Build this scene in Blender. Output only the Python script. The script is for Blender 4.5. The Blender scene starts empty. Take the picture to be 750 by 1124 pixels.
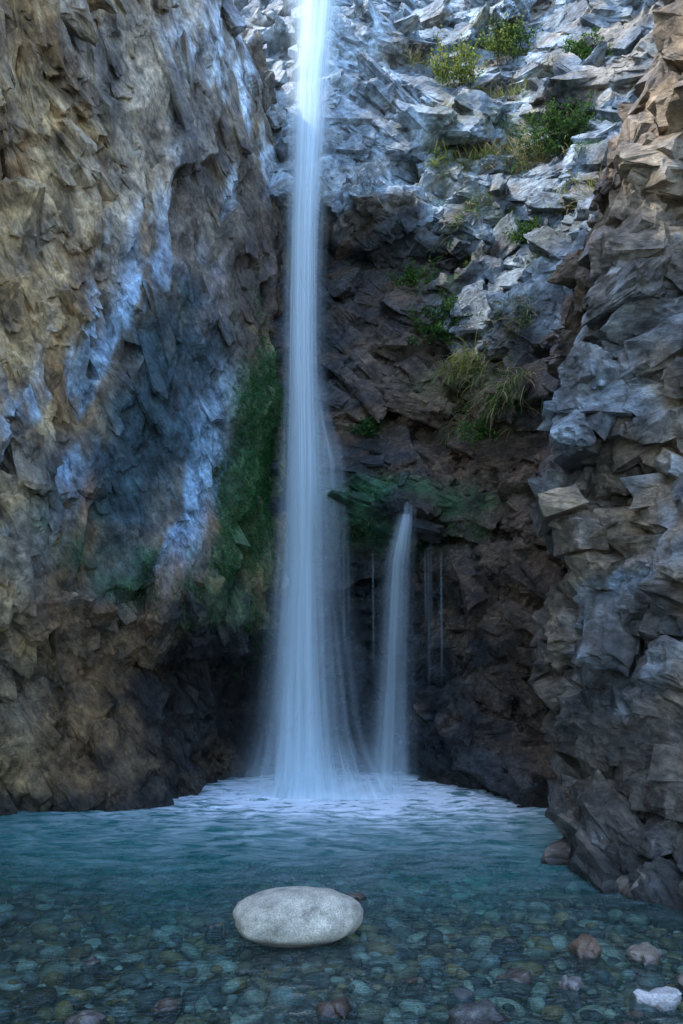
import bpy, bmesh, math, random
import numpy as np
from mathutils import Vector
rng=np.random.default_rng(7); random.seed(7)
sc=bpy.context.scene

# ---------------------------------------------------------------- noise
def h3(ix,iy,iz,seed):
    n=(ix.astype(np.int64)*374761393+iy.astype(np.int64)*668265263+iz.astype(np.int64)*2147483647+seed*1274126177)&0xffffffff
    n=((n^(n>>13))*1274126177)&0xffffffff
    n=((n^(n>>15))*2246822519)&0xffffffff
    n=n^(n>>16)
    return n.astype(np.float64)/4294967295.0
def vnoise(P,seed):
    f=np.floor(P); t=P-f; t=t*t*(3-2*t); i=f.astype(np.int64); r=0
    for a in (0,1):
        for b in (0,1):
            for c in (0,1):
                w=(t[:,0] if a else 1-t[:,0])*(t[:,1] if b else 1-t[:,1])*(t[:,2] if c else 1-t[:,2])
                r=r+w*h3(i[:,0]+a,i[:,1]+b,i[:,2]+c,seed)
    return r
def fbm(P,seed,o=4):
    r=0;a=.5;s=0
    for k in range(o):
        r=r+a*vnoise(P*(2**k)+k*17.3,seed+k); s+=a; a*=.5
    return r/s
def facets(P,seed,slope=1.0,w=.10,step=.8,crack=.05):
    f=np.floor(P).astype(np.int64); N=len(P)
    best=np.full(N,1e9); sec=np.full(N,1e9); val=np.zeros(N); v2=np.zeros(N)
    for a in (-1,0,1):
        for b in (-1,0,1):
            for c in (-1,0,1):
                x=f[:,0]+a;y=f[:,1]+b;z=f[:,2]+c
                r1=h3(x,y,z,seed);r2=h3(x,y,z,seed+1);r3=h3(x,y,z,seed+2)
                dx=P[:,0]-x-r1;dy=P[:,1]-y-r2;dz=P[:,2]-z-r3
                ax,ay,az=np.abs(dx),np.abs(dy),np.abs(dz)
                d=.6*np.maximum(np.maximum(ax,ay),az)+.4*(ax+ay+az)
                r4=h3(x,y,z,seed+3)
                v=(r4-.5)*step+slope*((r2*7.3%1-.5)*dx+(r3*5.7%1-.5)*dy+(r1*9.1%1-.5)*dz)*2.0
                m=d<best; m2=(~m)&(d<sec)
                v2=np.where(m,val,np.where(m2,v,v2)); sec=np.where(m,best,np.where(m2,d,sec))
                best=np.where(m,d,best); val=np.where(m,v,val)
    e=sec-best; s=.5+.5*np.clip(e/w,0,1)
    return val*s+v2*(1-s)-crack*np.exp(-(e/(w*.5))**2),e,0
def sstep(a,b,x):
    t=np.clip((x-a)/(b-a),0,1); return t*t*(3-2*t)
def rotY(P,deg):
    a=math.radians(deg);c,s=math.cos(a),math.sin(a)
    return np.stack([P[:,0]*c+P[:,2]*s,P[:,1],-P[:,0]*s+P[:,2]*c],1)
def rotZ(P,deg):
    a=math.radians(deg);c,s=math.cos(a),math.sin(a)
    return np.stack([P[:,0]*c+P[:,1]*s,-P[:,0]*s+P[:,1]*c,P[:,2]],1)

# ---------------------------------------------------------------- mesh helpers
def mesh_obj(name,V,F,mat,smooth=False,cols=None,attrs=None,uv=None):
    me=bpy.data.meshes.new(name); V=np.asarray(V,np.float32); F=np.asarray(F,np.int32)
    k=F.shape[1]
    me.vertices.add(len(V)); me.vertices.foreach_set('co',V.ravel())
    me.loops.add(F.size); me.loops.foreach_set('vertex_index',F.ravel())
    me.polygons.add(len(F)); me.polygons.foreach_set('loop_start',np.arange(0,F.size,k,dtype=np.int32))
    me.polygons.foreach_set('loop_total',np.full(len(F),k,np.int32))
    me.polygons.foreach_set('use_smooth',np.full(len(F),smooth))
    me.update(calc_edges=True); me.validate()
    if cols is not None:
        a=me.color_attributes.new('Col','FLOAT_COLOR','POINT')
        c=np.ones((len(V),4),np.float32); c[:,:3]=cols; a.data.foreach_set('color',c.ravel())
    for n,arr in (attrs or {}).items():
        a=me.attributes.new(n,'FLOAT','POINT'); a.data.foreach_set('value',np.asarray(arr,np.float32))
    if uv is not None:
        l=me.uv_layers.new(name='UVMap'); l.data.foreach_set('uv',np.asarray(uv,np.float32)[F.ravel()].ravel())
    me.materials.append(mat)
    o=bpy.data.objects.new(name,me); sc.collection.objects.link(o); return o
def gridF(nr,nc,flip=False):
    i=np.arange(nr-1)[:,None]*nc+np.arange(nc-1)[None,:]; i=i.ravel()
    F=np.stack([i,i+1,i+nc+1,i+nc],1)
    return F[:,::-1] if flip else F
def catmull(C,n):
    k=len(C); E=np.vstack([2*C[0]-C[1],C,2*C[-1]-C[-2]])
    t=np.linspace(0,k-1-1e-9,400); i=t.astype(int); u=(t-i)[:,None]
    p0,p1,p2,p3=E[i],E[i+1],E[i+2],E[i+3]
    S=.5*((2*p1)+(-p0+p2)*u+(2*p0-5*p1+4*p2-p3)*u*u+(-p0+3*p1-3*p2+p3)*u**3)
    return S,t
def loft(zl,rows,nz,ns,zt,smooth_m=.18,dens=None):
    zl=np.array(zl,float); R=np.array(rows,float)
    S,_=catmull(R[len(R)//2],10)
    seg=np.linalg.norm(np.diff(S,axis=0),axis=1)
    if dens is not None: seg=seg*dens(.5*(S[1:]+S[:-1]))
    L=np.r_[0,np.cumsum(seg)]; L/=L[-1]
    tt=np.interp(np.linspace(0,1,ns),L,np.linspace(0,1,400))
    curves=[]
    for r in R:
        s,_=catmull(r,10); q=np.linspace(0,1,400)
        curves.append(np.stack([np.interp(tt,q,s[:,0]),np.interp(tt,q,s[:,1])],1))
    curves=np.array(curves)
    P=np.zeros((nz,ns,3))
    for j in range(ns):
        for d in (0,1):
            P[:,j,d]=np.interp(zt,zl,curves[:,j,d])
    P[:,:,2]=zt[:,None]
    w=max(1,int(smooth_m/((zt[-1]-zt[0])/nz)))
    k=np.hanning(2*w+3); k/=k.sum(); pad=len(k)//2
    for d in (0,1):
        A=np.pad(P[:,:,d],((pad,pad),(0,0)),mode='edge')
        P[:,:,d]=sum(k[q]*A[q:q+nz] for q in range(len(k)))
    return P
def normals(P):
    a=np.gradient(P,axis=0); b=np.gradient(P,axis=1)
    n=np.cross(b,a); n/=np.linalg.norm(n,axis=2,keepdims=True)+1e-9
    return n
def warp(P,s,amt,seed):
    w=np.stack([fbm(P*s,seed+k*31,2)-.5 for k in range(3)],1)
    return P+w*amt

# ---------------------------------------------------------------- materials
def newmat(name):
    m=bpy.data.materials.new(name); m.use_nodes=True; nt=m.node_tree; nt.nodes.clear(); return m,nt
def N(nt,t,**k):
    n=nt.nodes.new(t)
    for a,b in k.items():
        if a.startswith('i_'):
            n.inputs[a[2:].replace('_',' ')].default_value=b
        else: setattr(n,a,b)
    return n
def ramp(nt,src,pts):
    r=nt.nodes.new('ShaderNodeValToRGB'); e=r.color_ramp.elements
    while len(e)<len(pts): e.new(.5)
    for q,(p,c) in zip(e,pts):
        q.position=p; q.color=(c,c,c,1) if isinstance(c,(int,float)) else (*c,1)
    nt.links.new(src,r.inputs[0]); return r.outputs[0]
def rock_mat(name,dip):
    m,nt=newmat(name); L=nt.links.new
    out=N(nt,'ShaderNodeOutputMaterial'); b=N(nt,'ShaderNodeBsdfPrincipled'); L(b.outputs[0],out.inputs[0])
    tc=N(nt,'ShaderNodeTexCoord'); col=N(nt,'ShaderNodeVertexColor',layer_name='Col')
    wet=N(nt,'ShaderNodeAttribute',attribute_name='wet')
    mr=N(nt,'ShaderNodeMapping'); mr.inputs['Rotation'].default_value=(0,math.radians(dip),0); L(tc.outputs['Object'],mr.inputs[0])
    ms=N(nt,'ShaderNodeMapping'); ms.inputs['Scale'].default_value=(8,8,18); L(mr.outputs[0],ms.inputs[0])
    n1=N(nt,'ShaderNodeTexNoise',i_Scale=2.6,i_Detail=8.0,i_Roughness=.74); L(tc.outputs['Object'],n1.inputs['Vector'])
    n2=N(nt,'ShaderNodeTexNoise',i_Scale=1.0,i_Detail=7.0,i_Roughness=.74,i_Distortion=.4); L(ms.outputs[0],n2.inputs['Vector'])
    r1=ramp(nt,n1.outputs[0],[(.36,.28),(.5,1.0),(.66,1.8)])
    r2=ramp(nt,n2.outputs[0],[(.34,.42),(.5,.95),(.66,1.55)])
    def mul(a,bb):
        x=N(nt,'ShaderNodeMix',data_type='RGBA',blend_type='MULTIPLY'); x.inputs[0].default_value=1
        L(a,x.inputs[6]);L(bb,x.inputs[7]); return x.outputs[2]
    c=mul(mul(col.outputs[0],r1),r2)
    L(c,b.inputs['Base Color'])
    rr=ramp(nt,n1.outputs[0],[(.35,.07),(.65,.30)])
    mx=N(nt,'ShaderNodeMix',data_type='FLOAT'); L(wet.outputs['Fac'],mx.inputs[0]); mx.inputs[2].default_value=.8; L(rr,mx.inputs[3])
    L(mx.outputs[0],b.inputs['Roughness'])
    bp=N(nt,'ShaderNodeBump',i_Strength=.9,i_Distance=.06); L(n2.outputs[0],bp.inputs['Height'])
    L(bp.outputs[0],b.inputs['Normal'])
    return m
ROCK_L=rock_mat('rock_steep',-62); ROCK_B=rock_mat('rock_layered',24); ROCK_R=rock_mat('rock_dry',-12)

def leaf_mat(name):
    m,nt=newmat(name); L=nt.links.new
    out=N(nt,'ShaderNodeOutputMaterial'); col=N(nt,'ShaderNodeVertexColor',layer_name='Col')
    d=N(nt,'ShaderNodeBsdfDiffuse'); t=N(nt,'ShaderNodeBsdfTranslucent'); mx=N(nt,'ShaderNodeMixShader',i_Fac=.35)
    L(col.outputs[0],d.inputs[0]);L(col.outputs[0],t.inputs[0]);L(d.outputs[0],mx.inputs[1]);L(t.outputs[0],mx.inputs[2]);L(mx.outputs[0],out.inputs[0])
    return m
LEAF=leaf_mat('foliage')

# ---------------------------------------------------------------- colours
def C(*a): return np.array(a,float)
TAN=C(.40,.265,.12); TAN2=C(.52,.38,.20); GREY=C(.18,.225,.25); PALE=C(.38,.47,.53); BROWN=C(.16,.085,.035)
DARK=C(.018,.02,.018); MOSS=C(.018,.10,.035); SHEEN=C(.20,.31,.41); RUST=C(.28,.13,.04); TEAL=C(.02,.065,.085)
def lay(c,m,col): return c*(1-m[:,None])+col[None]*m[:,None]
def ell(x,z,cx,cz,rx,rz,rot,nz,soft=.35):
    a=math.radians(rot); dx=x-cx;dz=z-cz
    u=(dx*math.cos(a)+dz*math.sin(a))/rx; v=(-dx*math.sin(a)+dz*math.cos(a))/rz
    return 1-sstep(1-soft,1+soft,np.sqrt(u*u+v*v)+(nz-.5)*1.6)

# chiselled block shapes at several tessellations
def subdiv(V,F):
    E=np.sort(np.vstack([F[:,[0,1]],F[:,[1,2]],F[:,[2,0]]]),1); U,inv=np.unique(E,axis=0,return_inverse=True); inv=inv.ravel()
    M=(V[U[:,0]]+V[U[:,1]])/2; n=len(F); a,b,c=inv[:n]+len(V),inv[n:2*n]+len(V),inv[2*n:]+len(V)
    return np.vstack([V,M]),np.vstack([np.stack(q,1) for q in ((F[:,0],a,c),(a,F[:,1],b),(c,b,F[:,2]),(a,b,c))])
TPL=[[],[],[],[]]
for t in range(40):
    bm=bmesh.new()
    for sx in (-1,1):
        for sy in (-1,1):
            for sz in (-1,1):
                b=np.array([sx,sy,sz])*rng.uniform(.62,1.1,3)
                cut=rng.uniform(.08,.6)*(rng.random()<.8)
                if cut==0: bm.verts.new(b)
                else:
                    for ax in range(3):
                        q=b.copy(); q[ax]*=1-cut*rng.uniform(.3,1.4); bm.verts.new(q)
    r=bmesh.ops.convex_hull(bm,input=bm.verts)
    bmesh.ops.delete(bm,geom=list({g for g in r['geom_interior']+r['geom_unused'] if isinstance(g,bmesh.types.BMVert)}),context='VERTS')
    bmesh.ops.triangulate(bm,faces=bm.faces); bm.verts.index_update()
    V=np.array([v.co[:] for v in bm.verts]);F=np.array([[v.index for v in f.verts] for f in bm.faces]); bm.free()
    for l in range(4):
        TPL[l].append((V,F)); V,F=subdiv(V,F)

walls={}
def build_wall(name,P,disp,colour,mat,flip=False):
    nz,ns,_=P.shape; n=normals(P)
    F0=P.reshape(-1,3); nn=n.reshape(-1,3)
    d=disp(F0)
    Q=F0+nn*d[:,None]
    c,w,moss=colour(Q,d)
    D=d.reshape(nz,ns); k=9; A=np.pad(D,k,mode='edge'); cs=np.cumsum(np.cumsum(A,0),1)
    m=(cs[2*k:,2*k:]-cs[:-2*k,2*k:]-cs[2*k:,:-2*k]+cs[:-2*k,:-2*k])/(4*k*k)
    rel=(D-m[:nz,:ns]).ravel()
    c=c*np.clip(1+rel*4,.55,1.25)[:,None]  # relief shading put into the colour: hollows darker, raised parts lighter
    rn=normals(Q.reshape(nz,ns,3)).reshape(-1,3)
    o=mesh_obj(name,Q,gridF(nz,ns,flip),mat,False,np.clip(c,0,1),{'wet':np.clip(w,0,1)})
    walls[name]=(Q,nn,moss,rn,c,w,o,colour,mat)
    return o
def add_blocks(name,n,weight,smin,smax,pw,dip,dims,seed,proud=.25,jit=.24,tone=.15):
    Q,nn,mo,rn,c,w,o,colour,mat=walls[name]; g=np.random.default_rng(seed)
    p=np.clip(weight(Q),0,None); p=p/p.sum()
    idx=g.choice(len(Q),n,p=p)
    nrm=nn[idx]*.6+rn[idx]*.4; nrm/=np.linalg.norm(nrm,axis=1,keepdims=True)
    t=np.cross(np.array([0,0,1.]),nrm); t/=np.linalg.norm(t,axis=1,keepdims=True)+1e-9; s=np.cross(nrm,t)
    a=np.radians(dip+g.normal(0,11,n))[:,None]; t2=t*np.cos(a)+s*np.sin(a); s2=-t*np.sin(a)+s*np.cos(a)
    B=np.stack([t2,s2,nrm],1)
    K=g.normal(0,jit,(n,3)); R=np.zeros((n,3,3)); R[:]=np.eye(3)
    R[:,0,1]=-K[:,2];R[:,0,2]=K[:,1];R[:,1,0]=K[:,2];R[:,1,2]=-K[:,0];R[:,2,0]=-K[:,1];R[:,2,1]=K[:,0]
    B=np.einsum('nij,njk->nik',R,B)
    sz=smin+(smax-smin)*g.random(n)**pw
    D=np.stack([g.uniform(*dims[0],n),g.uniform(*dims[1],n),g.uniform(*dims[2],n)],1)*sz[:,None]*.5
    cen=Q[idx]-nrm*(D[:,2]*(1-2*proud*g.uniform(.2,1.6,n)))[:,None]
    tn=g.uniform(1-tone,1+tone,n); ti=g.integers(0,40,n); lv=np.where(sz>.42,3,np.where(sz>.21,2,np.where(sz>.10,1,0)))
    VV=[];FF=[];TT=[];off=0
    for l in range(4):
        for k,(tv,tf) in enumerate(TPL[l]):
            m=np.where((ti==k)&(lv==l))[0]
            if not len(m): continue
            L=tv[None]*D[m][:,None,:]; X=np.einsum('nvk,nkj->nvj',L,B[m]); nv=len(tv)
            Xw=(X+cen[m][:,None,:]).reshape(-1,3)
            f=1+.40*(fbm(Xw*4.5,71,2)-.5)+.30*(fbm(Xw*13,72,2)-.5)*(l>0)
            if l>1: f=f+.14*(vnoise(Xw*34,73)-.5)
            Xw=(X.reshape(-1,3)*f[:,None])+np.repeat(cen[m],nv,0)
            VV.append(Xw); FF.append((tf[None]+(np.arange(len(m))*nv)[:,None,None]+off).reshape(-1,3)); off+=nv*len(m); TT.append(np.repeat(tn[m],nv))
    V=np.vstack(VV); c,w,_=colour(V,0)
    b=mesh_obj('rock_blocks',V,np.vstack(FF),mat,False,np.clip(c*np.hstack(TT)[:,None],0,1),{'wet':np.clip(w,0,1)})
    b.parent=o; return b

# ================================================================= LEFT WALL
zl=[-1.2,0,.9,1.6,2.1,3.5,5,8,11,12.0,12.5]
rowsL=[  # first points run the wall unseen behind the camera to block the sun
 [(-7.0,-5),(-5.8,4.5),(-4.4,7.4),(-3.6,8.6),(-2.7,8.9),(-2.0,9.25),(-1.7,11.0),(-1.0,11.8)],
 [(-7.0,-5),(-5.8,4.5),(-4.4,7.4),(-3.6,8.6),(-2.7,8.9),(-2.0,9.25),(-1.7,11.0),(-1.0,11.8)],
 [(-6.9,-5),(-5.6,4.5),(-4.3,7.3),(-3.5,8.5),(-2.8,8.95),(-2.25,9.6),(-1.8,11.3),(-1.0,12.0)],
 [(-6.9,-5),(-5.4,4.5),(-4.1,7.1),(-3.4,8.4),(-2.7,9.1),(-2.1,10.2),(-1.6,11.3),(-.95,11.9)],
 [(-6.8,-5),(-5.2,4.5),(-3.9,7.0),(-3.2,8.2),(-2.5,8.6),(-1.8,9.1),(-1.25,9.7),(-.85,10.8)],
 [(-6.8,-5),(-4.9,4.5),(-3.6,7.0),(-3.0,8.1),(-2.4,8.8),(-1.75,9.4),(-1.2,9.95),(-.85,10.8)],
 [(-6.8,-5),(-4.7,4.5),(-3.4,7.0),(-2.85,8.1),(-2.25,8.9),(-1.65,9.55),(-1.15,10.1),(-.8,10.9)],
 [(-6.6,-5),(-4.4,4.5),(-3.15,7),(-2.65,8.2),(-2.1,9.2),(-1.55,10.0),(-1.15,10.6),(-.85,11.5)],
 [(-6.5,-5),(-4.3,4.5),(-3.0,7),(-2.5,8.4),(-2.0,9.6),(-1.6,10.6),(-1.25,11.4),(-1.05,12.3)],
 [(-6.6,-5),(-4.4,4.5),(-3.1,7),(-2.6,8.4),(-2.2,9.8),(-1.95,10.9),(-1.8,12),(-1.8,13.0)],
 [(-20,-5),(-20,4.5),(-19,7),(-18,9),(-17,11),(-16,14),(-14,17),(-12,20)],
]
zt=np.r_[np.linspace(-1.2,11.8,480),np.linspace(11.85,12.5,20)]
PL=loft(zl,rowsL,len(zt),440,zt,.14,lambda S:np.where(S[:,1]<5,.15,1))
near_w=1-sstep(9.0,10.2,PL[:,:,1]); zz=PL[:,:,2].copy()
PL[:,:,2]=zz+np.maximum(0,zz-11.2)*(5.0*near_w*(zt[:,None]<12.2))-np.maximum(0,zz-10.3)*.55*(1-near_w)  # out-of-view crest shaped for light: raised near to block sun, lowered far to admit it
PL[:,:,2]=np.maximum.accumulate(PL[:,:,2],axis=0)
def slabmask(F):
    x=F[:,0]-.12*(F[:,2]-6)
    return sstep(-3.0,-2.4,x+(fbm(F*.6,5,3)-.5)*.8)*sstep(1.4,2.4,F[:,2])
def lowmask(F): return 1-sstep(1.3,2.2,F[:,2])
def dispL(F):
    m=1-.85*slabmask(F); lw=lowmask(F)
    G=rotZ(warp(rotY(F,-20),.7,.14,11),28)
    a,_,_=facets(G/np.array([1.1,1.1,2.0]),101,1,.08); b,cr,_=facets(rotY(G,9)/np.array([.5,.5,.8]),202,1,.12)
    c,_,_=facets(rotY(G,-13)/np.array([.22,.22,.34]),303,1,.25); e=fbm(G*7,404,3)-.5
    base=.36*a+.18*b+.08*c+.05*e
    base=base*(1-.45*lw)+lw*.75*(fbm(F*1.1,808,4)-.5)
    a2,_,_=facets(G/np.array([.75,.9,2.6]),131,.8,.05)
    sm=.30*a2+.04*b+.02*c+.03*e+.14*(fbm(G/np.array([.35,.35,2.2]),77,4)-.5)
    return base*m+sm*(1-m)
def colL(Q,d):
    x,y,z=Q[:,0],Q[:,1],Q[:,2]; n=fbm(Q*.9,500,4); n2=fbm(Q*2.3,510,4); n3=fbm(rotY(Q,-20)*np.array([2.6,2.6,.5]),520,4)
    c=np.repeat(TAN[None],len(Q),0); c=lay(c,sstep(.45,.62,n2),TAN2); c=lay(c,sstep(.57,.68,n)*.5,GREY); c=lay(c,sstep(.53,.62,fbm(Q*1.6,530,4))*.6,BROWN*1.2)
    w=np.zeros(len(Q))+.2
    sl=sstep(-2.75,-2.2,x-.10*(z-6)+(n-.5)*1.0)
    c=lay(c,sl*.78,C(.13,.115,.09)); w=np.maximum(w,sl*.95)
    c=lay(c,sl*sstep(.46,.56,n3)*.75,RUST*.9)
    st=sstep(.42,.54,n3)
    m=ell(x,z,-1.9,8.6,.75,3.2,-14,n2,.5); c=lay(c,m*.8*st,C(.52,.44,.31))
    m=ell(x,z,-1.25,9.4,.6,2.8,-8,n2,.5); c=lay(c,m*.85*st,PALE*1.35); w=np.maximum(w,m)  # wet, with pale paint standing in for sunlight on the upper wall
    m=ell(x,z,-2.55,4.8,.28,2.3,-17,n3,.6)*st; c=lay(c,m*.9,SHEEN*1.6); w=np.maximum(w,m)  # wet sheen painted into the colour as pale blue streaks
    m=ell(x,z,-1.72,3.9,.28,1.7,-10,n3,.6)*st; c=lay(c,m*.9,SHEEN*1.8); w=np.maximum(w,m)  # second streak of painted wet sheen
    m=ell(x,z,-2.15,4.2,.36,2.1,-14,n2,.5); c=lay(c,m*.88,TEAL); w=np.maximum(w,m)
    mo=ell(x,z,-1.12,4.0,.46,2.2,-5,n3,.6); c=lay(c,mo*.8,MOSS)
    mo2=ell(x,z,-1.7,2.35,1.2,.4,-28,n2,.6)*sstep(.40,.52,n); c=lay(c,mo2*.65,MOSS)
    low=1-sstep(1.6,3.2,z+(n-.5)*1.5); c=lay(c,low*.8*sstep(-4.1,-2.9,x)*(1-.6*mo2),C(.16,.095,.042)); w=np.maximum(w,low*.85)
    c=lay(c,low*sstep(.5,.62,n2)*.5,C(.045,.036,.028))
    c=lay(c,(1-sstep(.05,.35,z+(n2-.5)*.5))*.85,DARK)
    cave_shade=ell(x,z,-1.35,1.1,1.0,1.15,0,n2,.3); c=lay(c,cave_shade*.94,C(.012,.012,.012))  # shade of the undercut painted in near-black
    dk=ell(x,z,-1.0,6.8,.5,1.3,0,n2,.5); c=lay(c,dk*.8,C(.07,.045,.03))
    return c,w,np.maximum(mo*.9,mo2*.65)
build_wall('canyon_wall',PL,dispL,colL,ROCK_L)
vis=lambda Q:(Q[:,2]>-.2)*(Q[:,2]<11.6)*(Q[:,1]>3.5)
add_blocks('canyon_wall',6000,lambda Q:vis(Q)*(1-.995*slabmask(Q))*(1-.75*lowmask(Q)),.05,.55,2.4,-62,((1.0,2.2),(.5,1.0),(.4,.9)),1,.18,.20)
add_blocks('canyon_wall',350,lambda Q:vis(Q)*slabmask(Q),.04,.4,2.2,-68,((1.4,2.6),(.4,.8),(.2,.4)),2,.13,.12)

# ================================================================= BACK CLIFF
xs=[-1.9,-1,-.4,.2,.8,1.4,2.0,2.8,3.8,6.0]
zb=[-1.2,0,2,3.3,3.65,3.9,4.6,6.2,7.5,8.0,10,12.6,14,14.4]
Yb=[[12.4,12.4,12.3,12.2,11.8,10.5,9.3,8.7,8.6,8.6],
    [12.4,12.4,12.3,12.2,11.8,10.5,9.3,8.7,8.6,8.6],
    [12.2,12.2,12.1,12.1,11.8,10.7,9.7,9.1,8.8,8.7],
    [11.5,11.4,11.3,11.3,11.1,10.4,9.6,9.1,8.8,8.7],
    [10.9,10.8,10.55,10.25,10.2,10.3,9.7,9.2,8.9,8.8],
    [10.9,10.8,10.6,10.5,10.5,10.5,9.8,9.3,9.0,8.9],
    [11.0,11.0,10.9,10.9,11.0,10.9,10.1,9.5,9.1,9.0],
    [11.3,11.3,11.3,11.4,11.4,11.2,10.7,9.9,9.4,9.2],
    [11.6,11.6,11.6,11.7,11.7,11.5,11.0,10.4,9.8,9.5],
    [11.3,11.2,11.0,11.0,11.1,11.2,11.1,10.7,10.2,9.9],
    [12.3,12.0,11.6,11.7,11.9,12.0,11.9,11.6,11.1,10.6],
    [13.5,13.2,12.8,12.9,13.2,13.4,13.4,13.2,12.6,12.0],
    [14.2,13.9,13.5,13.7,14,14.2,14.2,14.2,13.6,13],
    [30,30,30,30,30,30,30,30,30,30]]
rowsB=[[(x,y) for x,y in zip(xs,r)] for r in Yb]
ztb=np.r_[np.linspace(-1.2,13,540),np.linspace(13.05,14.4,24)]
PB=loft(zb,rowsB,len(ztb),400,ztb,.12)
def dispB(F):
    G=warp(rotY(F,24),.7,.14,21)
    a,_,_=facets(G/np.array([1.5,1.1,.8]),111,1,.08); b,_,_=facets(rotY(G,-8)/np.array([.75,.5,.36]),212,1,.12)
    c,_,_=facets(rotY(G,10)/np.array([.34,.25,.17]),313,1,.25); e=fbm(G*7,414,3)-.5
    nearfall=np.exp(-((F[:,0]+.3)/.8)**2)
    k=1-.35*nearfall
    return (.34*a+.19*b+.08*c+.05*e)*k
def colB(Q,d):
    x,y,z=Q[:,0],Q[:,1],Q[:,2]; n=fbm(Q*.9,600,4); n2=fbm(Q*2.3,610,4); n3=fbm(rotY(Q,24)*np.array([.8,1,4]),620,4)
    c=np.repeat(GREY[None],len(Q),0); c=lay(c,sstep(.5,.62,n2)*.8,PALE); c=lay(c,sstep(.53,.64,n3)*.7,C(.27,.215,.135)); c=lay(c,sstep(.54,.66,n)*.5,C(.08,.095,.11))
    w=np.zeros(len(Q))+.4
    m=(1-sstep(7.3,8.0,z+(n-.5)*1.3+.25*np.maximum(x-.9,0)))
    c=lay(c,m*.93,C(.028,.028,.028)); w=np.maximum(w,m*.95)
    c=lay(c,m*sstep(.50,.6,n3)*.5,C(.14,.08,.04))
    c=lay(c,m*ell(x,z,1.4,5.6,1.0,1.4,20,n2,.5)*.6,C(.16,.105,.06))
    m=ell(x,z,2.3,6.4,.9,.8,20,n2,.4); c=lay(c,m*.85,GREY*1.2)
    m=np.exp(-((x+.2)/1.1)**2)*sstep(7.6,8.6,z); w=np.maximum(w,m); c=lay(c,m*.6,PALE*1.1)
    m=ell(x,z,2.1,2.6,1.1,2.6,10,n2,.4); c=lay(c,m*.8,C(.11,.068,.036))
    mo=ell(x,z,.5,3.6,1.2,.45,-6,n2,.5)*sstep(.38,.52,n); c=lay(c,mo*.8,MOSS*.9)
    m2=ell(x,z,-.1,1.8,1.7,2.2,0,n2,.4)*(1-mo); c=lay(c,m2*.92,C(.010,.017,.021))  # darkness of the recess behind the falls painted into the rock colour
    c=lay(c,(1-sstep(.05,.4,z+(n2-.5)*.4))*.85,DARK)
    veg=sstep(.57,.66,fbm(Q*1.3,640,4))*sstep(4.2,6,z)*sstep(.6,1.5,x)
    c=lay(c,veg*.55,C(.13,.14,.055))
    return c,w,mo+veg*2.0
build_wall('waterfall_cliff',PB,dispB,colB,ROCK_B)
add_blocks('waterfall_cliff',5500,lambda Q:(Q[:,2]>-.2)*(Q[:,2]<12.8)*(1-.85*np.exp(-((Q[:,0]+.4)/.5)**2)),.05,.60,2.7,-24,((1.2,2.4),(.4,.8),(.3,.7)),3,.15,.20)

# ================================================================= RIGHT WALL
zr=[-1.2,0,.6,1.2,2.5,4.1,5.2,6.4,8,12,12.4]
rowsR=[
 [(6.4,.5),(4.1,3.2),(2.9,4.5),(2.30,5.2),(2.08,5.9),(2.02,6.6),(2.12,7.3),(2.4,8.1),(3.4,9.2)],
 [(6.4,.5),(4.1,3.2),(2.9,4.5),(2.30,5.2),(2.08,5.9),(2.02,6.6),(2.12,7.3),(2.4,8.1),(3.4,9.2)],
 [(6.3,.6),(4.1,3.4),(3.05,4.8),(2.45,5.5),(2.13,6.1),(2.02,6.7),(2.1,7.4),(2.4,8.2),(3.4,9.2)],
 [(6.2,.7),(4.1,3.6),(3.05,5.0),(2.5,5.7),(2.15,6.2),(1.98,6.8),(2.05,7.4),(2.4,8.2),(3.4,9.2)],
 [(6.3,.8),(4.2,3.8),(3.1,5.2),(2.6,5.9),(2.2,6.4),(1.95,6.9),(2.05,7.5),(2.4,8.2),(3.4,9.2)],
 [(6.4,.8),(4.3,3.8),(3.2,5.2),(2.7,5.9),(2.25,6.4),(1.95,6.95),(2.05,7.5),(2.4,8.3),(3.4,9.3)],
 [(6.6,.8),(4.6,3.8),(3.6,5.2),(3.1,5.9),(2.65,6.5),(2.3,7.05),(2.4,7.6),(2.7,8.4),(3.6,9.4)],
 [(6.9,.8),(4.8,3.8),(3.8,5.2),(3.3,5.9),(2.9,6.5),(2.6,7.1),(2.65,7.7),(2.9,8.5),(3.8,9.5)],
 [(7.2,.8),(5.3,3.8),(4.4,5.2),(3.9,5.9),(3.5,6.5),(3.25,7.2),(3.3,7.8),(3.5,8.6),(4.3,9.6)],
 [(8.5,.8),(6.8,3.8),(6.1,5.2),(5.7,5.9),(5.4,6.5),(5.2,7.2),(5.3,7.8),(5.5,8.6),(6.0,9.8)],
 [(20,.8),(20,3.8),(20,5.2),(20,5.9),(20,6.5),(20,7.2),(20,8),(20,10),(20,14)],
]
rowsR=[[(x+.24,y) for x,y in r] for r in rowsR]
ztr=np.r_[np.linspace(-.8,8.6,440),np.linspace(8.65,12.4,30)]
PR=loft(zr,rowsR,len(ztr),460,ztr,.15,lambda S:np.where((S[:,1]<4.2)|(S[:,1]>8.4),.35,1))
def dispR(F):
    G=rotZ(warp(rotY(F,14),.8,.12,31),-35)
    a,_,_=facets(G/np.array([1.0,1.0,.8]),121,1,.09); b,_,_=facets(rotY(G,10)/np.array([.5,.5,.36]),222,1,.14)
    c,_,_=facets(rotY(G,-10)/np.array([.24,.24,.17]),323,1,.25); e=fbm(G*8,424,3)-.5
    return .28*a+.14*b+.05*c+.03*e
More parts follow.
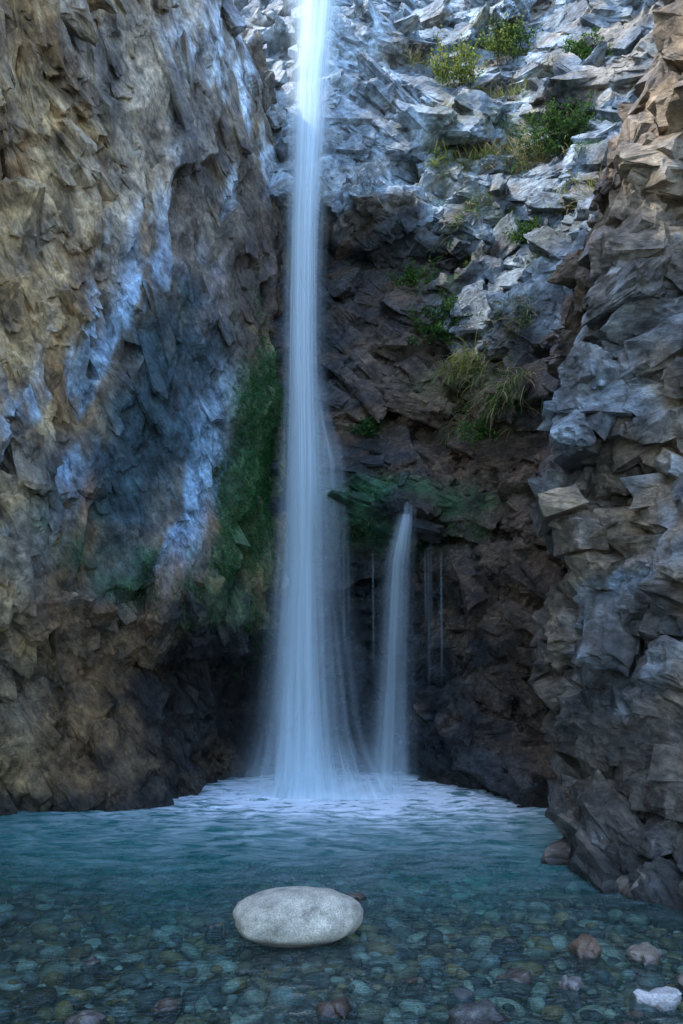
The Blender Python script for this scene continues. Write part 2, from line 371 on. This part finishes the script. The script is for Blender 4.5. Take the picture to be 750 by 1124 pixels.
def colR(Q,d):
    x,y,z=Q[:,0],Q[:,1],Q[:,2]; n=fbm(Q*1.1,700,4); n2=fbm(Q*3,710,4)
    c=np.repeat(C(.18,.19,.185)[None],len(Q),0); c=lay(c,sstep(.49,.61,n2)*.7,PALE*.85); c=lay(c,sstep(.47,.59,n)*.65,TAN*.68); c=lay(c,sstep(.51,.61,fbm(Q*1.9,730,4))*.72,C(.065,.06,.05))
    w=np.zeros(len(Q))+.5
    m=sstep(4.2,5.6,z); c=lay(c,m*.55,TAN*.8)
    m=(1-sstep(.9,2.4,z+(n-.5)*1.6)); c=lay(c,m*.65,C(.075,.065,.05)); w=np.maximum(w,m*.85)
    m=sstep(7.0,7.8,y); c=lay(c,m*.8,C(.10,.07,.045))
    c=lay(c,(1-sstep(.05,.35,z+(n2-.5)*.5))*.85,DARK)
    return c,w,np.zeros(len(Q))
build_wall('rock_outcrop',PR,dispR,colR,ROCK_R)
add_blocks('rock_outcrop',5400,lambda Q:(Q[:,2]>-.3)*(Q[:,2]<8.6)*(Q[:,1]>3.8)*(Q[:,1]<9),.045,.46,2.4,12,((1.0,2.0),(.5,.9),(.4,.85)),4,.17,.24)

# ================================================================= RIVER BED + WATER
def bedz(x,y):
    d=.13+.06*sstep(4.2,5.5,y)+.30*sstep(5.8,9.5,y)
    d=d-.05*sstep(.6,2.0,x)*(1-sstep(4,5.5,y))
    return -d
gx=np.r_[np.linspace(-200,-9,12),np.linspace(-8,8,160),np.linspace(9,200,12)]
gy=np.r_[np.linspace(-200,-8,12),np.linspace(-7,13,200),np.linspace(14,200,12)]
X,Y=np.meshgrid(gx,gy); Pg=np.stack([X.ravel(),Y.ravel(),np.zeros(X.size)],1)
z=bedz(Pg[:,0],Pg[:,1])+.05*(fbm(Pg*1.2,40,4)-.5)
bank=sstep(4.5,9,np.abs(Pg[:,0]))*1.8*(1-sstep(8,12,Pg[:,1])); z=z+bank+ .3*(fbm(Pg*.15,42,3)-.5)*sstep(9,30,np.abs(Pg[:,0]))
Pg[:,2]=z
m,nt=newmat('gravel_bed'); L=nt.links.new
out=N(nt,'ShaderNodeOutputMaterial'); b=N(nt,'ShaderNodeBsdfPrincipled',i_Roughness=.7); L(b.outputs[0],out.inputs[0])
tc=N(nt,'ShaderNodeTexCoord'); v=N(nt,'ShaderNodeTexVoronoi',i_Scale=28.0); L(tc.outputs['Object'],v.inputs[0])
c=ramp(nt,v.outputs['Color'],[(0,(.06,.055,.045)),(.4,(.18,.14,.09)),(.7,(.24,.23,.20)),(1,(.30,.21,.11))]); L(c,b.inputs[0])
bp=N(nt,'ShaderNodeBump',i_Strength=.8,i_Distance=.02,invert=True); L(v.outputs[0],bp.inputs['Height']); L(bp.outputs[0],b.inputs['Normal'])
mesh_obj('river_bed',Pg,gridF(len(gy),len(gx)),m,True)

wx=np.r_[np.linspace(-9,-4.3,30),np.linspace(-4.25,3.6,460),np.linspace(3.65,9,30)]; wy=np.r_[np.linspace(-8,2.5,60),np.linspace(2.52,12.5,640)]
X,Y=np.meshgrid(wx,wy); W=np.stack([X.ravel(),Y.ravel(),np.zeros(X.size)],1)
r=np.hypot((W[:,0]-.05)/1.75,(W[:,1]-9.95)/1.25)
Ww=warp(W,1.2,.35,60)
W[:,2]=.055*(fbm(Ww*np.array([2.2,4.2,1]),50,3)-.5)+.028*(fbm(Ww*np.array([6,11,1]),54,3)-.5)+.05*np.exp(-(r/1.2)**2)*(fbm(W*7,51,3)-.5)
dep=sstep(4.5,8.2,W[:,1]+(fbm(W*.9,52,3)-.5)*2.0)
foam=np.exp(-(r/.8)**2)*3.0+np.exp(-(r/1.4)**2)*.9+np.exp(-(r/2.4)**2)*.42
m,nt=newmat('stream_water'); L=nt.links.new
out=N(nt,'ShaderNodeOutputMaterial'); tc=N(nt,'ShaderNodeTexCoord')
mp=N(nt,'ShaderNodeMapping'); mp.inputs['Scale'].default_value=(1,2.4,1); L(tc.outputs['Object'],mp.inputs[0])
n1=N(nt,'ShaderNodeTexNoise',i_Scale=3.0,i_Detail=6.0,i_Roughness=.65,i_Distortion=.8); L(mp.outputs[0],n1.inputs['Vector'])
n2=N(nt,'ShaderNodeTexNoise',i_Scale=15.0,i_Detail=3.0,i_Roughness=.5); L(mp.outputs[0],n2.inputs['Vector'])
bp=N(nt,'ShaderNodeBump',i_Strength=.9,i_Distance=.05); L(n2.outputs[0],bp.inputs['Height'])
gl=N(nt,'ShaderNodeBsdfGlossy',i_Roughness=.05); L(bp.outputs[0],gl.inputs['Normal'])
da=N(nt,'ShaderNodeAttribute',attribute_name='depth'); fa=N(nt,'ShaderNodeAttribute',attribute_name='foam')
tc_=ramp(nt,da.outputs['Fac'],[(0,(.70,.94,.88)),(.35,(.38,.80,.74)),(1,(.10,.48,.46))])
tr=N(nt,'ShaderNodeBsdfTransparent'); L(tc_,tr.inputs[0])
df=N(nt,'ShaderNodeBsdfDiffuse'); df.inputs[0].default_value=(.02,.32,.28,1); L(bp.outputs[0],df.inputs['Normal'])
dm=N(nt,'ShaderNodeMath',operation='MULTIPLY_ADD'); L(da.outputs['Fac'],dm.inputs[0]); dm.inputs[1].default_value=.55; dm.inputs[2].default_value=.04
m1=N(nt,'ShaderNodeMixShader'); L(dm.outputs[0],m1.inputs[0]); L(tr.outputs[0],m1.inputs[1]); L(df.outputs[0],m1.inputs[2])
fr=N(nt,'ShaderNodeFresnel',i_IOR=1.45); L(bp.outputs[0],fr.inputs['Normal'])
m2=N(nt,'ShaderNodeMixShader'); L(fr.outputs[0],m2.inputs[0]); L(m1.outputs[0],m2.inputs[1]); L(gl.outputs[0],m2.inputs[2])
fo=N(nt,'ShaderNodeBsdfDiffuse'); fo.inputs[0].default_value=(.88,.95,.98,1)
fn=N(nt,'ShaderNodeMath',operation='MULTIPLY',use_clamp=True); rr=ramp(nt,n1.outputs[0],[(.38,.06),(.66,1.2)]); L(fa.outputs['Fac'],fn.inputs[0]); L(rr,fn.inputs[1])
m3=N(nt,'ShaderNodeMixShader'); L(fn.outputs[0],m3.inputs[0]); L(m2.outputs[0],m3.inputs[1]); L(fo.outputs[0],m3.inputs[2]); L(m3.outputs[0],out.inputs[0])
mesh_obj('pool_water',W,gridF(len(wy),len(wx)),m,True,None,{'depth':dep,'foam':foam})

# ================================================================= STONES
def ico(sub):
    bm=bmesh.new(); bmesh.ops.create_icosphere(bm,subdivisions=sub,radius=1)
    V=np.array([v.co[:] for v in bm.verts]); F=np.array([[v.index for v in f.verts] for f in bm.faces]); bm.free(); return V,F
m,nt=newmat('stone'); L=nt.links.new
out=N(nt,'ShaderNodeOutputMaterial'); b=N(nt,'ShaderNodeBsdfPrincipled'); L(b.outputs[0],out.inputs[0])
col=N(nt,'ShaderNodeVertexColor',layer_name='Col'); tc=N(nt,'ShaderNodeTexCoord'); wet=N(nt,'ShaderNodeAttribute',attribute_name='wet')
n1=N(nt,'ShaderNodeTexNoise',i_Scale=9.0,i_Detail=5.0,i_Roughness=.7); L(tc.outputs['Object'],n1.inputs['Vector'])
n2=N(nt,'ShaderNodeTexNoise',i_Scale=120.0,i_Detail=3.0,i_Roughness=.7); L(tc.outputs['Object'],n2.inputs['Vector'])
def mul(a,bb):
    x=N(nt,'ShaderNodeMix',data_type='RGBA',blend_type='MULTIPLY'); x.inputs[0].default_value=1
    L(a,x.inputs[6]);L(bb,x.inputs[7]); return x.outputs[2]
cc=mul(mul(col.outputs[0],ramp(nt,n1.outputs[0],[(.3,.5),(.7,1.4)])),ramp(nt,n2.outputs[0],[(.35,.6),(.65,1.3)])); L(cc,b.inputs[0])
mx=N(nt,'ShaderNodeMix',data_type='FLOAT'); L(wet.outputs['Fac'],mx.inputs[0]); mx.inputs[2].default_value=.8; mx.inputs[3].default_value=.18; L(mx.outputs[0],b.inputs['Roughness'])
bp=N(nt,'ShaderNodeBump',i_Strength=.4,i_Distance=.006); L(n2.outputs[0],bp.inputs['Height']); L(bp.outputs[0],b.inputs['Normal'])
STONE=m
PV,PF=ico(2); pal=np.array([(.30,.21,.11),(.12,.12,.11),(.40,.36,.28),(.38,.21,.08),(.08,.085,.08),(.25,.25,.23),(.52,.48,.40),(.24,.16,.08),(.09,.08,.065)])
def pebbles(name,n,xr,yr,smin,smax,zoff,pw=3.2):
    AV=[];AF=[];AC=[];off=0
    for i in range(n):
        x=random.uniform(*xr); y=yr[0]+(yr[1]-yr[0])*random.random()**1.25
        s=smin+(smax-smin)*random.random()**pw
        V=PV*np.array([1,random.uniform(.6,1),random.uniform(.35,.65)])*s
        V=V+(PV@rng.normal(0,.3,(3,3)))*s*.4
        a=random.uniform(0,6.28); ca,sa=math.cos(a),math.sin(a)
        V=np.stack([V[:,0]*ca-V[:,1]*sa,V[:,0]*sa+V[:,1]*ca,V[:,2]],1)
        z=float(bedz(np.array([x]),np.array([y]))[0])+s*.3+random.uniform(-.015,.045)+zoff
        AV.append(V+np.array([x,y,z])); AF.append(PF+off); off+=len(PV)
        c=pal[random.randrange(len(pal))]*random.uniform(.7,1.3); AC.append(np.repeat(c[None],len(PV),0))
    V=np.vstack(AV);C_=np.vstack(AC); w=np.ones(len(V))
    return mesh_obj(name,V,np.vstack(AF),STONE,True,np.clip(C_,0,1),{'wet':w})
pebbles('pebbles',17000,(-4.0,4.0),(2.4,8.6),.010,.085,0)

def boulder(name,cx,cy,cz,sx,sy,sz,col,seed,wet=.0,rough=.06,shape=None,sub=5,rot=0,fac=0):
    V,F=ico(sub); U=V.copy()
    p=np.sign(V)*np.abs(V)**.88; V=p/np.maximum(np.linalg.norm(p,axis=1,keepdims=True),1e-6)*.5+p*.5
    d=1+rough*2*(fbm(U*1.3+seed*3.1,seed,4)-.5)+rough*.35*(fbm(U*5+seed,seed+4,3)-.5)
    if fac: f,_,_=facets(U*1.1+seed*2.3,seed+9,1,.15,.8,.0); d=d+fac*f
    V=V*d[:,None]
    if shape: V=shape(V)
    V=V*np.array([sx,sy,sz]); a=math.radians(rot); ca,sa=math.cos(a),math.sin(a)
    V=np.stack([V[:,0]*ca-V[:,1]*sa,V[:,0]*sa+V[:,1]*ca,V[:,2]],1)+np.array([cx,cy,cz])
    c=np.repeat(np.array(col)[None],len(V),0); wl=1-sstep(.0,.05,V[:,2]+.02*(fbm(V*8,3,2)-.5)*2)
    c=c*(1-.7*wl[:,None]); w=np.maximum(wl,wet)
    return mesh_obj(name,V,F,STONE,not fac,c,{'wet':w})
def shp(V):
    V=V.copy(); V[:,2]+=.06*V[:,0]; V[:,2]*=1-.08*V[:,0]**2*(V[:,2]>0); return V
boulder('boulder',-.255,4.75,.10,.395,.27,.160,(.54,.48,.36),3,0,.11,shp)
rocks=[(-.02,3.72,-.03,.11,.08,.06,(.14,.10,.07),.9),(.62,3.62,-.02,.15,.10,.07,(.10,.10,.09),.9),
(1.36,4.45,.0,.10,.07,.07,(.16,.11,.07),.8),(1.66,4.35,0,.13,.09,.06,(.24,.20,.15),.6),(1.50,3.78,-.01,.12,.09,.07,(.46,.45,.42),.3),
(-.82,3.75,-.03,.08,.06,.05,(.14,.11,.08),.9),(.10,5.5,-.04,.09,.07,.06,(.18,.14,.1),.8),(-.78,4.9,-.05,.06,.05,.06,(.3,.28,.24),.8),
(.95,4.6,-.04,.1,.08,.05,(.16,.16,.15),.9),(1.3,3.5,-.03,.18,.12,.06,(.17,.15,.12),.9),(-1.5,3.9,-.05,.1,.08,.05,(.2,.14,.09),.9),(.35,4.05,-.04,.09,.06,.045,(.2,.16,.1),.9),(.9,4.1,-.04,.12,.08,.05,(.28,.24,.19),.9),
(1.15,4.0,-.02,.08,.06,.05,(.35,.33,.3),.7),(1.75,4.0,-.01,.1,.08,.06,(.3,.27,.22),.7),(-1.15,3.6,-.03,.09,.07,.05,(.25,.22,.18),.9),(-1.35,4.3,-.04,.07,.05,.045,(.3,.27,.23),.9),
(2.15,5.75,.0,.28,.22,.22,(.13,.115,.09),.6),(2.05,6.5,.0,.24,.30,.20,(.11,.09,.07),.7),(2.45,5.05,.05,.32,.26,.30,(.18,.165,.13),.5)]
for i,(x,y,z_,a,b_,c_,cl,w) in enumerate(rocks):
    boulder('river_rock',x,y,z_,a,b_,c_,cl,20+i,w,.15,None,4,random.uniform(0,90),.4)

# ================================================================= WATERFALL
def fall_mat(name,su,sv,lo,hi,op):
    m,nt=newmat(name); L=nt.links.new
    out=N(nt,'ShaderNodeOutputMaterial'); uv=N(nt,'ShaderNodeUVMap',uv_map='UVMap')
    mp=N(nt,'ShaderNodeMapping'); mp.inputs['Scale'].default_value=(su,sv,1); L(uv.outputs[0],mp.inputs[0])
    n=N(nt,'ShaderNodeTexNoise',i_Scale=1.0,i_Detail=3.0,i_Roughness=.5,i_Distortion=.15); L(mp.outputs[0],n.inputs['Vector'])
    r=ramp(nt,n.outputs[0],[(lo,0),(hi,1)])
    a=N(nt,'ShaderNodeAttribute',attribute_name='dens')
    s=N(nt,'ShaderNodeMath',operation='MULTIPLY_ADD'); L(r,s.inputs[0]); s.inputs[1].default_value=.70; s.inputs[2].default_value=.32
    x=N(nt,'ShaderNodeMath',operation='MULTIPLY',use_clamp=True); L(s.outputs[0],x.inputs[0]); L(a.outputs['Fac'],x.inputs[1])
    y=N(nt,'ShaderNodeMath',operation='MULTIPLY',use_clamp=True); L(x.outputs[0],y.inputs[0]); y.inputs[1].default_value=op
    d=N(nt,'ShaderNodeBsdfDiffuse'); d.inputs[0].default_value=(.80,.94,.99,1); t=N(nt,'ShaderNodeBsdfTranslucent'); t.inputs[0].default_value=(.80,.94,.99,1)
    dm=N(nt,'ShaderNodeMixShader',i_Fac=.4); L(d.outputs[0],dm.inputs[1]); L(t.outputs[0],dm.inputs[2])
    tr=N(nt,'ShaderNodeBsdfTransparent'); mx=N(nt,'ShaderNodeMixShader'); L(y.outputs[0],mx.inputs[0]); L(tr.outputs[0],mx.inputs[1]); L(dm.outputs[0],mx.inputs[2]); L(mx.outputs[0],out.inputs[0])
    return m
def veil(name,keys,mat,parent,nu=40,nv=260,seed=0,yoff=0,wob=.03,epow=1.2):
    K=np.array(sorted(keys)); z=np.linspace(K[0,0],K[-1,0],nv)
    xc=np.interp(z,K[:,0],K[:,1]);yy=np.interp(z,K[:,0],K[:,2]);hw=np.interp(z,K[:,0],K[:,3]);de=np.interp(z,K[:,0],K[:,4])
    k=np.hanning(25);k/=k.sum()
    sm=lambda a:np.convolve(np.pad(a,12,mode='edge'),k,'valid')
    xc,yy,hw,de=map(sm,(xc,yy,hw,de))
    u=np.linspace(-1,1,nu); U,Z=np.meshgrid(u,z)
    X=xc[:,None]+hw[:,None]*U; Yy=yy[:,None]+.35*hw[:,None]*U**2+yoff
    P=np.stack([X.ravel(),Yy.ravel(),Z.ravel()],1)
    P[:,1]+=wob*2*(fbm(np.stack([X.ravel()*6,Z.ravel()*.5,Z.ravel()*0+seed],1),seed+900,3)-.5)
    edge=np.clip(1-np.abs(U)**2.2,0,1)**epow
    dens=(edge*de[:,None]).ravel()
    uv=np.stack([(U*hw.mean()).ravel()+seed*3.3,Z.ravel()],1)
    o=mesh_obj(name,P,gridF(nv,nu),mat,True,None,{'dens':dens},uv); o.parent=parent; return o
e=bpy.data.objects.new('waterfall',None); sc.collection.objects.link(e)
M1=fall_mat('falling_water',9,.2,.32,.70,.95); M2=fall_mat('falling_water_fine',16,.2,.36,.72,.72)
main=[(13.3,-.36,12.8,.42,1.3),(11.5,-.39,11.9,.38,1.3),(10,-.43,11.2,.33,1.15),(8.6,-.46,10.62,.29,1.0),(7.5,-.49,10.45,.26,.92),(6,-.51,10.38,.27,.82),(4.7,-.50,10.30,.30,.72),(4.2,-.49,10.16,.33,.72),(3.3,-.49,10.05,.36,.64),(1.5,-.50,9.95,.44,.64),(.0,-.48,9.9,.55,.95)]
veil('core_sheet',[(a,b_,c_,d*.72,min(1.1,f*1.25)) for a,b_,c_,d,f in main],M1,e,seed=1)
veil('front_sheet',main,M2,e,seed=2,yoff=-.08,epow=1.6)
veil('back_sheet',[(a,b_,c_,d*1.35,f*.6) for a,b_,c_,d,f in main],M2,e,seed=3,yoff=.10,epow=2)
veil('spray_sheet',[(5.0,-.45,10.3,.35,.0),(3.9,-.38,10.1,.5,.25),(2.5,-.42,10.0,.65,.35),(0.8,-.40,9.85,.95,.5),(0,-.36,9.75,1.3,.9)],M2,e,seed=4,yoff=-.02,epow=2)
veil('side_splash',[(5.4,-.34,10.35,.16,.0),(4.8,-.28,10.3,.2,.3),(4.2,-.16,10.2,.26,.42),(3.4,-.14,10.1,.28,.28),(2.2,-.15,10.1,.3,0)],M1,e,seed=5,yoff=-.05,epow=2)
veil('base_spray',[(.75,-.2,9.6,.8,0),(.35,-.15,9.5,1.2,.35),(.0,-.1,9.4,1.5,.9)],M1,e,seed=8,nv=60,epow=2)
e2=bpy.data.objects.new('waterfall',None); sc.collection.objects.link(e2)
side=[(3.74,.84,10.2,.07,0),(3.58,.83,10.06,.08,.75),(3.35,.79,9.98,.11,.75),(2.9,.71,9.95,.17,.5),(1.5,.65,9.92,.22,.42),(0,.60,9.9,.30,.6)]
veil('core_sheet',side,M1,e2,seed=6,nv=140,epow=1.6); veil('front_sheet',[(a,b_,c_,d*1.6,f*.6) for a,b_,c_,d,f in side],M2,e2,seed=7,nv=140,yoff=-.06,epow=2)
for i in range(8):
    x=random.choice([random.uniform(.95,1.4),random.uniform(-.05,.5)]); z0=random.uniform(2.7,3.3); l=random.uniform(.8,2.2)
    veil('drip',[(z0,x,10.25,.012,0),(z0-.15,x,10.22,.015,.3),(z0-l*.7,x+.01,10.2,.02,.18),(z0-l,x+.01,10.2,.02,0)],M2,e2,nu=5,nv=60,seed=20+i)

# ================================================================= PLANTS
def blades(pts,nrm,length,width,droop,cols,spread=.6,seg=3):
    V=[];F=[];Cc=[]
    for p,n in zip(pts,nrm):
        l=random.uniform(*length); w=random.uniform(*width)
        d=Vector(n)+Vector((random.gauss(0,spread),random.gauss(0,spread),random.gauss(0,spread)+.4)); d.normalize()
        side=d.cross(Vector((random.gauss(0,1),random.gauss(0,1),random.gauss(0,1)))).normalized()
        q=Vector(p); c=np.array(cols[random.randrange(len(cols))])*random.uniform(.65,1.35); b0=len(V)
        for i in range(seg+1):
            ww=w*math.sin(math.pi*(.15+.85*i/seg)) if i<seg else w*.08
            V+= [tuple(q-side*ww),tuple(q+side*ww)]; Cc+=[c,c]
            d=(d+Vector((0,0,-droop))).normalized(); q=q+d*(l/seg)
        for i in range(seg): F.append((b0+2*i,b0+2*i+1,b0+2*i+3,b0+2*i+2))
    return V,F,Cc
def near(wall,x,z):
    Q=walls[wall][0]; nn=walls[wall][1]; i=np.argmin((Q[:,0]-x)**2+(Q[:,2]-z)**2); return Q[i]+nn[i]*.07,nn[i]
GR=[(.07,.15,.03),(.10,.18,.04),(.05,.11,.03)]; YG=[(.25,.30,.06),(.18,.26,.06),(.30,.29,.10)]; DRY=[(.42,.34,.17),(.34,.29,.13),(.18,.20,.07)]; DG=[(.03,.08,.03),(.04,.10,.035),(.06,.12,.03)]
def tuft(name,x,z,r,n,length,width,droop,cols,wall='waterfall_cliff'):
    pts=[];nr=[]
    for _ in range(n):
        a,b_=random.gauss(0,r),random.gauss(0,r*.7)
        if _%6==0: p,q=near(wall,x+a,z+b_)
        pts.append(np.array(p)+q*(-.01)+rng.normal(0,.025,3)); nr.append(q)
    V,F,c=blades(pts,nr,length,width,droop,cols); return mesh_obj(name,V,F,LEAF,False,np.clip(np.array(c),0,1))
def shrub(name,x,z,r,nb,cols,leaf=(.025,.055),wall='waterfall_cliff',up=.8):
    p0,n0=near(wall,x,z); pts=[];nr=[];V=[];F=[];Cc=[]
    for b_ in range(nb):
        d=Vector(n0)*.8+Vector((random.gauss(0,.7),random.gauss(0,.4),random.gauss(up,.5))); d.normalize(); q=Vector(p0)+Vector((random.gauss(0,r*.4),0,random.gauss(0,r*.25))); l=r*random.uniform(.5,1.2); st=9
        s=d.cross(Vector((0,0,1))).normalized()*.004
        for i in range(st):
            q2=q+d*(l/st); b0=len(V); V+=[tuple(q-s),tuple(q+s),tuple(q2+s),tuple(q2-s)]; F.append((b0,b0+1,b0+2,b0+3)); Cc+=[(.09,.06,.035)]*4
            q=q2; d=(d+Vector((random.gauss(0,.18),random.gauss(0,.18),random.gauss(-.03,.15)))).normalized()
            if i>1:
                for _ in range(5): pts.append(np.array(q)+rng.normal(0,.03,3)); nr.append(np.array(d))
    v,f,c=blades(pts,nr,leaf,(.008,.016),.15,cols,1.0,2); o0=len(V); V+=v; F+=[tuple(k+o0 for k in q) for q in f]; Cc+=list(c)
    return mesh_obj(name,V,F,LEAF,False,np.clip(np.array(Cc),0,1))
shrub('shrub',1.76,10.3,.42,44,YG); shrub('shrub',2.65,10.9,.42,44,YG+GR); shrub('shrub',3.15,8.7,.50,80,DG+GR); shrub('shrub',1.45,6.2,.38,50,GR+DG)
shrub('shrub',1.1,7.0,.30,20,GR); shrub('shrub',2.6,7.2,.26,20,GR); shrub('shrub',.35,4.7,.18,16,DG); shrub('shrub',3.5,10.2,.3,26,GR); shrub('shrub',1.9,4.5,.22,20,GR)
tuft('grass_tuft',2.75,8.7,.24,420,(.15,.40),(.004,.007),.35,DRY); tuft('grass_tuft',2.05,8.7,.18,300,(.12,.36),(.004,.007),.3,DRY+YG)
tuft('grass_tuft',1.72,5.65,.14,380,(.15,.42),(.004,.007),.55,DRY+YG); tuft('grass_tuft',2.05,4.95,.2,520,(.2,.55),(.004,.007),.55,DRY+GR)
tuft('grass_tuft',1.0,11.0,.16,160,(.12,.3),(.004,.007),.3,DRY); tuft('grass_tuft',2.35,10.0,.18,180,(.12,.34),(.004,.007),.3,DRY+YG)
tuft('grass_tuft',3.3,7.6,.2,220,(.12,.34),(.004,.007),.35,DRY+YG); tuft('grass_tuft',1.3,8.8,.16,160,(.1,.28),(.004,.007),.35,YG)
tuft('grass_tuft',1.6,7.7,.16,180,(.1,.3),(.004,.007),.4,DRY+GR); tuft('grass_tuft',2.3,6.0,.18,240,(.12,.34),(.004,.007),.5,DRY+GR)
for wn,cnt,cl in (('canyon_wall',16000,[(.02,.10,.03),(.035,.13,.04),(.06,.14,.04)]),('waterfall_cliff',22000,[(.04,.11,.03),(.06,.15,.035),(.15,.19,.05)])):
    Q,nn,mo=walls[wn][:3]; w=np.clip(mo-.35,0,None)*(Q[:,2]<12); w/=w.sum(); idx=rng.choice(len(Q),cnt,p=w)
    V,F,c=blades(Q[idx]+nn[idx]*rng.uniform(0,.06,(cnt,1)),nn[idx],(.02,.065),(.003,.007),.5,cl,.6,2)
    mesh_obj('moss',V,F,LEAF,False,np.clip(np.array(c),0,1))

# ================================================================= LIGHT / CAMERA
EL=math.radians(58); AZ=math.radians(-97)
sd=Vector((math.sin(AZ)*math.cos(EL),math.cos(AZ)*math.cos(EL),math.sin(EL)))
w=bpy.data.worlds.new("World"); sc.world=w; w.use_nodes=True; nt=w.node_tree
sky=nt.nodes.new('ShaderNodeTexSky'); sky.sky_type='NISHITA'; sky.sun_disc=False; sky.sun_elevation=EL; sky.sun_rotation=AZ; sky.ozone_density=4.5
bg=nt.nodes['Background']; bg.inputs[1].default_value=.82; nt.links.new(sky.outputs[0],bg.inputs[0])
ld=bpy.data.lights.new('sun','SUN'); ld.energy=5; ld.angle=math.radians(.5); ld.color=(1,.96,.90)
lo=bpy.data.objects.new('sun',ld); sc.collection.objects.link(lo); lo.rotation_euler=sd.to_track_quat('Z','Y').to_euler()
cd=bpy.data.cameras.new('camera'); cam=bpy.data.objects.new('camera',cd); sc.collection.objects.link(cam); sc.camera=cam
cam.location=(0,0,1.6); cam.rotation_euler=(math.radians(90),0,0)
cd.sensor_fit='VERTICAL'; cd.sensor_height=36; cd.lens=28; cd.shift_y=(730-562)/1124; cd.clip_end=1000
sc.view_settings.view_transform='Standard'; sc.view_settings.look='None'; sc.view_settings.exposure=0
